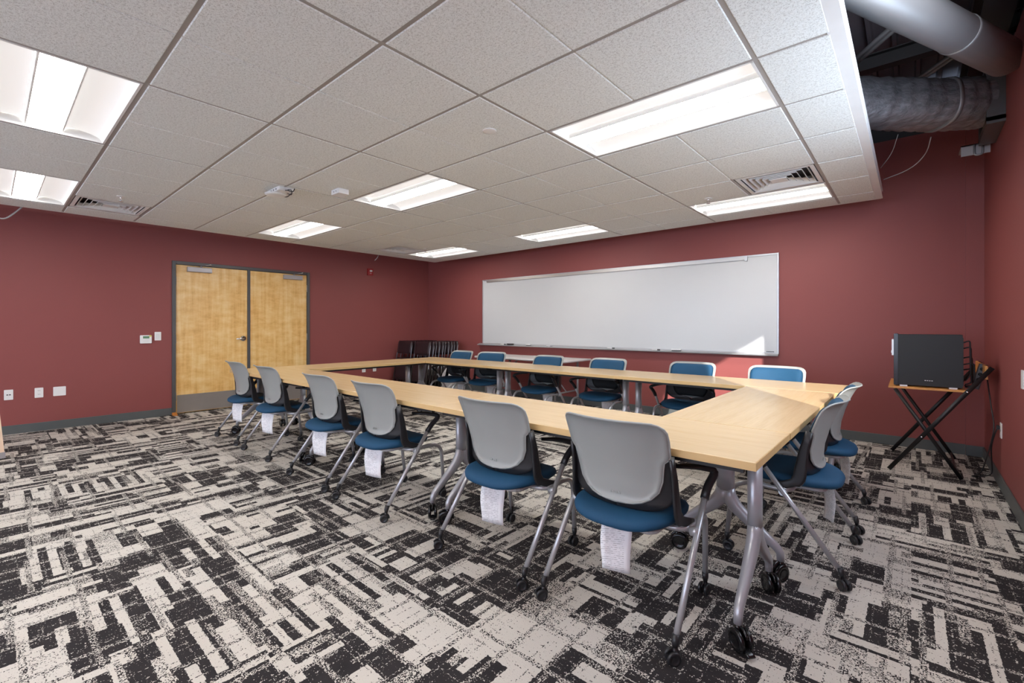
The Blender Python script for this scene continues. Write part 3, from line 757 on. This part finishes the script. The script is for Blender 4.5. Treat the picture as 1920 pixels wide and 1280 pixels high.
TL = ['front row training table nearest the viewer, its corner at the lower right', 'middle training table of the front row of grey backed chairs', 'front row training table at the left end before the double doors',
      'far row training table at the right end, nearest the black computer', 'middle training table of the far row before the whiteboard', 'far row training table at the left end before the folded chairs']
for i, (a, b) in enumerate(front_x+far_x):
    o = tb if first else copy_tree(tb); first = False
    o.location = ((a+b)/2, yF if i < 3 else yK, 0); o['label'] = TL[i]; o['group'] = 'maple training tables set in a hollow rectangle'
side = make_table(4.168-2.468)
side.location = (-.425-TD/2, (2.463+4.172)/2, 0); side.rotation_euler = (0, 0, pi/2)
tag(side, 'right side training table joining the front and far rows', 'table', 'maple training tables set in a hollow rectangle')
o = copy_tree(side); o.location = (-5.303-TD/2, (2.463+4.172)/2, 0); o['label'] = 'left side training table joining the rows, parallel to the doors'

# folding table by the whiteboard wall
t = thing('folding_table', 'pale grey folding table standing along the wall under the whiteboard', 'table', (-4.60, 5.72, 0))
m = MB(); m.rbox(-.92, .92, -.37, .37, .715, .742, .04); m.build('tabletop', M['grey_laminate'], t)
for s_ in (-1, 1):
    m = MB()
    for q in (-1, 1): m.tube(fillet([(s_*.70, q*.30, .715), (s_*.70, q*.30, .012)], .02), .016, 10)
    m.tube([(s_*.70, -.30, .25), (s_*.70, .30, .25)], .012, 8); m.tube([(s_*.70, -.30, .70), (s_*.70, .30, .70)], .012, 8); m.tube([(s_*.70, 0, .25), (s_*.25, 0, .71)], .009, 8)
    m.build('leg', M['silver'], t)

# ------------------------------------------------------------------ mesh back conference chairs
def yc(z):   # depth profile of the backrest
    pts = [(.43, -.130), (.484, -.152), (.52, -.150), (.60, -.157), (.68, -.177), (.76, -.205), (.82, -.234), (.853, -.258)]
    for (a, ya), (b, yb) in zip(pts, pts[1:]):
        if z <= b or b == .853: q = (z-a)/(b-a); return ya+(yb-ya)*q
def curve_y(x): return .062*(x/.235)**2
def zm(z): return z if z > .66 else .66-(.66-z)*.93   # lower edge of the shell
def hwid(z, grow=0):
    pts = [(.478, .0), (.480, .045), (.485, .080), (.495, .115), (.515, .150), (.55, .180), (.60, .195), (.66, .203), (.685, .208), (.70, .225), (.715, .232), (.78, .236), (.815, .235), (.832, .228), (.845, .212), (.852, .190), (.8535, .15)]
    for (a, wa), (b, wb) in zip(pts, pts[1:]):
        if z <= b: q = (z-a)/(b-a); return wa+(wb-wa)*q+grow
    return .15+grow
def shell_rows(off, grow=0, zs=None, flange=True):
    rows = []
    zs = zs or [.480, .482, .485, .495, .505, .515, .53, .55, .575, .60, .63, .66, .675, .685, .693, .70, .708, .715, .74, .78, .80, .815, .824, .832, .839, .845, .849, .852, .8535]
    for z in zs:
        w_ = hwid(z, grow)
        r = []
        for k in range(21):
            s_ = -1+2*k/20; x = w_*s_
            edge = max(0, (abs(s_)-.86)/.14); top = max(0, (z-.835)/.0185); bot = max(0, (.505-z)/.025)
            y = yc(min(.853, z))+curve_y(x)+off
            y -= flange*.010*max(edge, top, bot)**1.5     # rolled rim towards the back
            r.append(Vector((x, y, zm(z))))
        rows.append(r)
    return rows
def make_chair():
    t = thing('conference_chair', '', 'chair')
    m = MB(); f = shell_rows(.005, -.002); b = shell_rows(-.004, 0); m.slab(f, b)
    sh = m.build('back_shell', M['shell'], t)
    # light rolled rim
    loop = []
    zs = [.480, .485, .495, .515, .55, .60, .66, .685, .70, .715, .78, .815, .832, .845, .852]
    def rim(z, s_): w_ = hwid(z); return Vector((s_*w_, yc(z)+curve_y(w_)-.009, zm(z)))
    left = [rim(z, -1) for z in zs]; right = [rim(z, 1) for z in zs]
    topc = [Vector((x, yc(.853)+curve_y(x)-.012, .8545)) for x in (-.15, -.08, 0, .08, .15)]
    m = MB(); m.sweep(left+topc+list(reversed(right)), (.0048, .0042), 8, up=(0, 1, 0)); m.sweep([rim(.480, -1), Vector((0, yc(.48)-.010, zm(.478))), rim(.480, 1)], (.0048, .0042), 8, up=(0, 1, 0)); m.build('rim', M['shell'], sh)
    # cushion on the front of the back
    zz = [.500, .503, .51, .525, .55, .58, .62, .66, .70, .74, .78, .81, .825, .833, .838, .8395]
    def crow(off, ins):
        rows = []
        for z in zz:
            w0 = max(.02, hwid(min(z+.012, .8535)) - .016)
            if .66 < z < .72: w0 = max(w0, .198+(z-.66)*.3)
            if z > .82: w0 = min(w0, .215-(z-.82)*1.3)
            r = []
            for k in range(17):
                s_ = -1+2*k/16; x = w0*s_
                e = (1-abs(s_)**8)*min(1, (z-.498)/.02)*min(1, max(0, (.8405-z))/.014)
                r.append(Vector((x, yc(min(z, .853))+curve_y(x)+.007+off*math.sqrt(max(0, e)), zm(z))))
            rows.append(r)
        return rows
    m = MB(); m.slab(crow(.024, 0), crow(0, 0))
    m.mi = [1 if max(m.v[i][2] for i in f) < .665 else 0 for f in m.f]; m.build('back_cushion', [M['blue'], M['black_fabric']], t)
    # black carrier: curved web around the U of the shell, running down and forward under the seat
    zsw = [.702, .70, .69, .67, .64, .60, .56, .53, .51, .495, .482, .472, .465, .458, .452]
    def outer(z): return .236 if z > .535 else .236*(max(0, 1-((.535-z)/.086)**2))**.5*.62+.236*.38
    m = MB()
    for s_ in (-1, 1):
        f_, b_ = [], []
        for z in zsw:
            i0 = max(0, hwid(max(z, .478))-.022) if z > .478 else 0; o0 = outer(z); row = []
            for k in range(9): x = i0+(o0-i0)*k/8; row.append(Vector((s_*x, yc(z)+curve_y(x)+.006, zm(z))))
            f_.append(row); b_.append([v+Vector((0, -.009, 0)) for v in row])
        if s_ > 0: m.slab(f_, b_)
        else: m.slab(b_, f_)
        path = fillet([(s_*.233, -.126, .706), (s_*.236, -.104, .62), (s_*.239, -.092, .53), (s_*.243, -.082, .452), (s_*.250, -.02, .424), (s_*.260, .035, .405)], .028, 4)
        n_ = len(path); se = [((.017+.012*min(1, 2.2*i/(n_-1))) if i/(n_-1) < .7 else .020, .008) for i in range(n_)]
        m.sweep(path, se, 10, up=(s_*1.0, 0, .05), power=4)
    m.build('back_carrier', M['black'], t)
    # seat
    def outline(a):
        x = math.copysign(abs(cos(a))**.62, cos(a))*.232; y = math.copysign(abs(sin(a))**(.72 if sin(a) < 0 else .55), sin(a))*.222
        if y < 0: x *= 1-.10*(y/.222)**2
        return x, y-.028
    def ztop(x, y):
        z = .468 + .010*(abs(x)/.23)**2.2 - .006
        if y > .10: z -= .9*(y-.10)**2*2.2
        if y < -.17: z -= .0+.10*(-.17-y)
        return z
    rows = []
    prof = [(0.0, 0, 1), (.35, 0, 1), (.65, 0, 1), (.82, .001, 1), (.91, .005, 1), (.965, .013, 1), (.995, .026, 1), (.985, .040, 1), (.94, .048, 1), (.6, .050, 1), (0, .050, 1)]
    for (r_, dz, _) in prof:
        row = []
        for k in range(40):
            ox, oy = outline(2*pi*k/40); x, y = ox*r_, (oy+.028)*r_-.028
            row.append(Vector((x, y, ztop(ox*min(r_, 1), y)-dz)))
        rows.append(row)
    m = MB(); m.grid(list(reversed(rows)), closed=True); m.build('seat', M['blue'], t)
    m = MB(); m.rbox(-.19, .19, -.19, .13, .400, .418, .05); m.sweep([(-.262, -.005, .395), (.262, -.005, .395)], (.014, .014), 12); m.build('seat_support', M['silver_chair'], t)
    for s_ in (-1, 1):
        # straight rear tube from the caster to the arm
        m = MB(); m.sweep([(s_*.302, -.262, .082), (s_*.300, -.09, .31), (s_*.298, .078, .532)], (.0125, .0125), 14); m.tube([(s_*.27, -.02, .392), (s_*.305, -.02, .400)], .018, 12); lg = m.build('leg', M['silver_chair'], t)
        m = caster_mb(.026, .044, random.uniform(-.8, .8)); m.sweep([(0, .002, .05), (0, .004, .075), (0, .012, .102)], [(.008, .008), (.014, .014), (.0148, .0148)], 12); c = m.build('caster', M['black'], lg); c.location = (s_*.302, -.268, 0)
        m = MB(); m.sweep(fillet([(s_*.12, -.05, .398), (s_*.262, -.045, .398), (s_*.262, .15, .408), (s_*.245, .232, .36), (s_*.236, .262, .082)], .07, 6), (.0125, .0125), 12); lg = m.build('leg', M['silver_chair'], t)
        m = caster_mb(.026, .044, random.uniform(-1.2, 1.2)); m.sweep([(0, 0, .05), (0, 0, .075), (0, -.002, .10)], [(.008, .008), (.014, .014), (.0148, .0148)], 12); c = m.build('caster', M['black'], lg); c.location = (s_*.236, .262, 0)
        # black arm
        m = MB(); path = fillet([(s_*.298, .062, .510), (s_*.300, .095, .552), (s_*.318, .158, .612), (s_*.255, .085, .632), (s_*.185, .02, .634)], .035, 5)
        n_ = len(path); se = [(.017+.012*max(0, (i/(n_-1)-.55))/.45 if i < n_-1 else .012, .016-.008*max(0, (i/(n_-1)-.5))/.5) for i in range(n_)]
        m.sweep(path, se, 12, power=2.4); m.build('armrest', M['black'], t)
    # printed care tag hanging below the rear of the seat
    rows = []
    for i in range(9):
        q = i/8; z = .416-.215*q; row = []
        for k in range(7):
            s_ = -1+2*k/6
            w_ = s_*(.062+.003*sin(5*q)); row.append(Vector((.015+w_*.85, -.165+w_*.5-.010*sin(3*q)+.003*sin(2.5*s_+4*q)-.012*q, z-.008*q*s_)))
        rows.append(row)
    m = MB(); m.slab(rows, [[v+Vector((0, .0008, 0)) for v in r] for r in rows]); m.build('care_tag', M['paper'], t)
    text_part('HON', .020, t, (0, -.1562, .528), (R(90-12), 0, 0), M['shell'], .001, 'maker_mark')
    return t
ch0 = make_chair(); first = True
chairs = [
 (-.955, 1.925, 0, 'grey backed chair at the front row, nearest the viewer beside the table corner', 'front'),
 (-1.674, 1.925, 0, 'grey backed chair at the front row, second from the near table corner', 'front'),
 (-2.805, 1.925, 0, 'grey backed chair at the front row, third from the near table corner', 'front'),
 (-3.595, 1.935, 0, 'grey backed chair at the front row, third from the double doors', 'front'),
 (-4.72, 1.965, 0, 'grey backed chair at the front row, second from the double doors', 'front'),
 (-5.56, 1.975, 0, 'grey backed chair at the left end of the front row, before the double doors', 'front'),
 (-.51, 2.94, 90, 'chair at the right side table nearer the viewer, its armrest hidden under the top', 'right'),
 (-.51, 3.71, 90, 'chair at the right side table farther back, partly behind another chair', 'right'),
 (-.96, 4.72, 180, 'blue chair at the far row, rightmost, showing only its backrest top', 'far'),
 (-1.737, 4.70, 180, 'blue chair at the far row, second from the right, in the sunlight', 'far'),
 (-2.685, 4.62, 180, 'blue chair at the far row, third from the right below the whiteboard middle', 'far'),
 (-3.54, 4.60, 180, 'blue chair at the far row, third from the left, before the folding table', 'far'),
 (-4.62, 4.72, 194, 'blue chair at the far row, second from the left, turned slightly', 'far'),
 (-5.24, 4.65, 180, 'blue chair at the left end of the far row, before the folded chairs', 'far')]
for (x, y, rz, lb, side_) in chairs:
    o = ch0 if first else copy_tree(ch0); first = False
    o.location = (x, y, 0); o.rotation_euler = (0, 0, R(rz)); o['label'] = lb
    o['group'] = {'front': 'chairs along the front row', 'right': 'chairs at the right side table', 'far': 'chairs along the far row'}[side_]

# ------------------------------------------------------------------ folded chairs leaning in the corner
def make_folded():
    t = thing('folding_chair', '', 'chair')
    W = .23
    m = MB(); m.sweep(fillet([(-W, 0, .012), (-W+.01, .0, .90), (-W+.05, 0, .955), (W-.05, 0, .955), (W-.01, 0, .90), (W, 0, .012)], .05, 5), (.0095, .012), 8); m.build('front_frame', M['frame_metal'], t)
    m = MB(); m.tube(fillet([(-W+.03, .028, .03), (-W+.03, .020, .60), (W-.03, .020, .60), (W-.03, .028, .03)], .03), .010, 8); m.tube([(-W+.03, .028, .14), (W-.03, .028, .14)], .007, 6); m.build('rear_frame', M['black_metal'], t)
    def pad(z0, z1, w_, y0, th):
        r = [[Vector((w_*(-1+2*k/10)*(1-.12*max(0, (abs(-1+2*i/8)-.7)/.3)), y0-th*(1-abs(-1+2*k/10)**6)*(1-abs(-1+2*i/8)**6)-.003, z0+(z1-z0)*i/8)) for k in range(11)] for i in range(9)]
        b_ = [[Vector((v.x, y0+.012, v.z)) for v in q] for q in r]
        mm = MB(); mm.slab(r, b_); return mm
    pad(.72, .968, W-.004, -.006, .018).build('backrest', M['vinyl'], t)
    pad(.22, .64, W-.03, -.004, .022).build('seat', M['vinyl'], t)
    for s_ in (-1, 1):
        m = MB(); m.sweep([(s_*(W+.004), .0, .60), (s_*(W+.004), .024, .36)], (.003, .010), 6, up=(1, 0, 0)); m.build('link_bar', M['chrome'], t)
    return t
fc = make_folded(); first = True
for (cx, y0, n_, dy, nm) in ((-7.40, 5.28, 8, .085, 'left'), (-6.80, 5.24, 10, .074, 'right')):
    for k in range(n_):
        o = fc if first else copy_tree(fc); first = False
        lean = R(10)
        o.location = (cx+.012*sin(k*2.1), y0-.10+k*dy, .0); o.rotation_euler = (-lean, 0, .02*sin(k*3.3))
        if k == 0: o['label'] = 'dark folded folding chair at the front of the %s leaning stack' % nm
        elif k == n_-1: o['label'] = 'dark folded folding chair at the back of the %s leaning stack, against the wall' % nm
        else: o['label'] = 'dark folded folding chair inside the %s leaning stack' % nm
        o['group'] = 'folded chairs in the %s stack' % nm
m = MB(); rows = []
for i in range(13):
    th = pi*i/12; rows.append([Vector(((.16+.05*random.random())*sin(th)*cos(2*pi*k/20), (.10+.05*random.random())*sin(th)*sin(2*pi*k/20), .12+.11*cos(th)*(1+.2*random.random()))) for k in range(20)])
m.grid(list(reversed(rows)), closed=True, smooth=False)
o = m.build('plastic_bag', M['bag']); o.location = (-5.75, 5.3, .25); 
bag = o
tag(bag, 'crumpled clear plastic bag between the folded chairs and the first blue chair', 'plastic bag')
o.location = (-6.02, 5.28, 0.0); o.scale = (1, 1, 2.2)

# ------------------------------------------------------------------ folding desk with the computer
t = thing('folding_desk', 'small folding desk with orange wood top and crossed black metal legs', 'desk', (0, 0, 0))
dz = .722; dx0, dx1, dy0, dy1 = -.15, .335, 5.13, 5.90
m = MB(); m.box(dx0, dx1, dy0, dy1, dz-.016, dz); m.build('desktop', M['desk_wood'], t, bevel=.002)
m = MB(); m.box(.438, .452, dy0+.0, dy1-.02, .82, .925); m.build('rear_shelf', M['desk_wood'], t, bevel=.002)
for (y, k) in ((dy0-.012, 0), (dy1+.012, 1)):
    m = MB(); m.sweep([(-.145, y, .008), (.475, y, .915)], (.006, .016), 8, up=(-.8, 0, .6), power=6); m.build('leg', M['black_metal'], t)
    y2 = y+(.022 if k == 0 else -.022)
    m = MB(); m.sweep([(.305, y2, .008), (-.105, y2, dz-.02)], (.006, .014), 8, up=(.8, 0, .6), power=6); m.build('leg', M['black_metal'], t)
    m = MB()
    for (bx, bz) in ((.065, .315), (.337, .712)):
        m.lathe([(.008, 0), (.007, .004), (.003, .006)], 10, Matrix.Translation((bx, y-.006 if k == 0 else y+.006, bz)) @ Matrix.Rotation(pi/2 if k == 0 else -pi/2, 4, 'X'))
    m.build('bolt', M['chrome'], t)
m = MB(); m.box(.27, .285, dy0+.01, dy1-.01, .05, .065); m.build('cross_bar', M['black_metal'], t)
t = thing('computer_tower', 'black computer tower seen side on, standing on the folding desk', 'computer', (-.115, 5.19, dz))
m = MB(); m.rbox(.03, .43, 0, .20, .012, .445, .004, 1); m.build('case', M['case_black'], t)
m = MB(); m.rbox(0, .03, -.003, .203, .006, .452, .008, 1); m.build('front_panel', M['black_gloss'], t)
m = MB(); m.box(-.014, 0, .05, .15, .26, .40); m.box(-.018, -.014, .07, .13, .28, .30); m.build('drive_bay', M['steel'], t)
m = MB(); m.box(.43, .436, .02, .18, .03, .42); m.build('rear_panel', M['slot'], t)
for (a, b) in ((.04, .09), (.35, .40)):
    m = MB(); m.box(a, b, .01, .19, 0, .012); m.build('foot', M['steel'], t)
m = MB()
for k in range(4): m.box(.20+k*.014, .209+k*.014, -.0012, 0, .055, .061)
m.build('badge', M['steel'], t)
for k, (z0, z1, yy) in enumerate(((.38, .12, .05), (.33, .05, .09), (.25, .02, .12), (.2, .015, .07), (.15, .02, .15))):
    mm = MB(); mm.tube(fillet([(-.115+.436, 5.19+yy, dz+z0), (-.115+.475+.008*k, 5.19+yy, dz+z0+.02), (-.115+.480+.008*k, 5.19+yy+.02, dz+z1), (-.115+.45, 5.19+yy+.03, dz+z1*.5+.008)], .03), .0055, 8)
    o = mm.build('computer_cable', M['black']); tag(o, 'black cable plugged into the back of the computer tower', 'cable', 'cables behind the computer tower')
t = thing('power_strip', 'dark plug strip behind the computer tower, its cord plugged into the right wall', 'power strip', (.395, 5.36, dz+.0))
m = MB(); m.rbox(-.025, .025, -.022, .022, .0, .21, .008, 2, mtx=Matrix.Rotation(R(14), 4, 'Y')); m.build('housing', M['frame'], t)
for k in range(4):
    m = MB(); m.lathe([(.013, 0), (.013, .002)], 14, Matrix.Rotation(R(14), 4, 'Y') @ Matrix.Translation((0, -.022, .035+k*.045)) @ Matrix.Rotation(pi/2, 4, 'X')); m.build('socket', M['black'], t)
m = MB(); m.tube(fillet([(.46, 5.28, .82), (.475, 5.20, .60), (.487, 5.12, .46), (.465, 5.14, .30), (.42, 5.2, .06), (.36, 5.30, .006), (.44, 5.36, .006), (.49, 5.28, .05), (.47, 5.16, .30), (.488, 5.10, .42), (.50, 5.087, .463)], .07, 6), .0045, 8)
m.rbox(.492, .511, 5.072, 5.102, .448, .478, .004, 1); pc = m.build('power_cord', M['black'], t); pc.location = (-.395, -5.36, -dz)

# ------------------------------------------------------------------ slanted tan panel at the left edge
t = thing('leaning_panel', 'pale tan leaning panel with grey foot at the very left edge', 'panel', (-6.42, .112, 0))
X = Matrix.Rotation(R(4.5), 4, 'X')
m = MB(); m.box(-.015, .015, -.30, 0, .06, .62, mtx=X); m.build('board', M['tan_wood'], t)
m = MB(); m.box(-.02, .02, -.31, .004, .003, .06, mtx=X); m.build('foot', M['closer'], t)
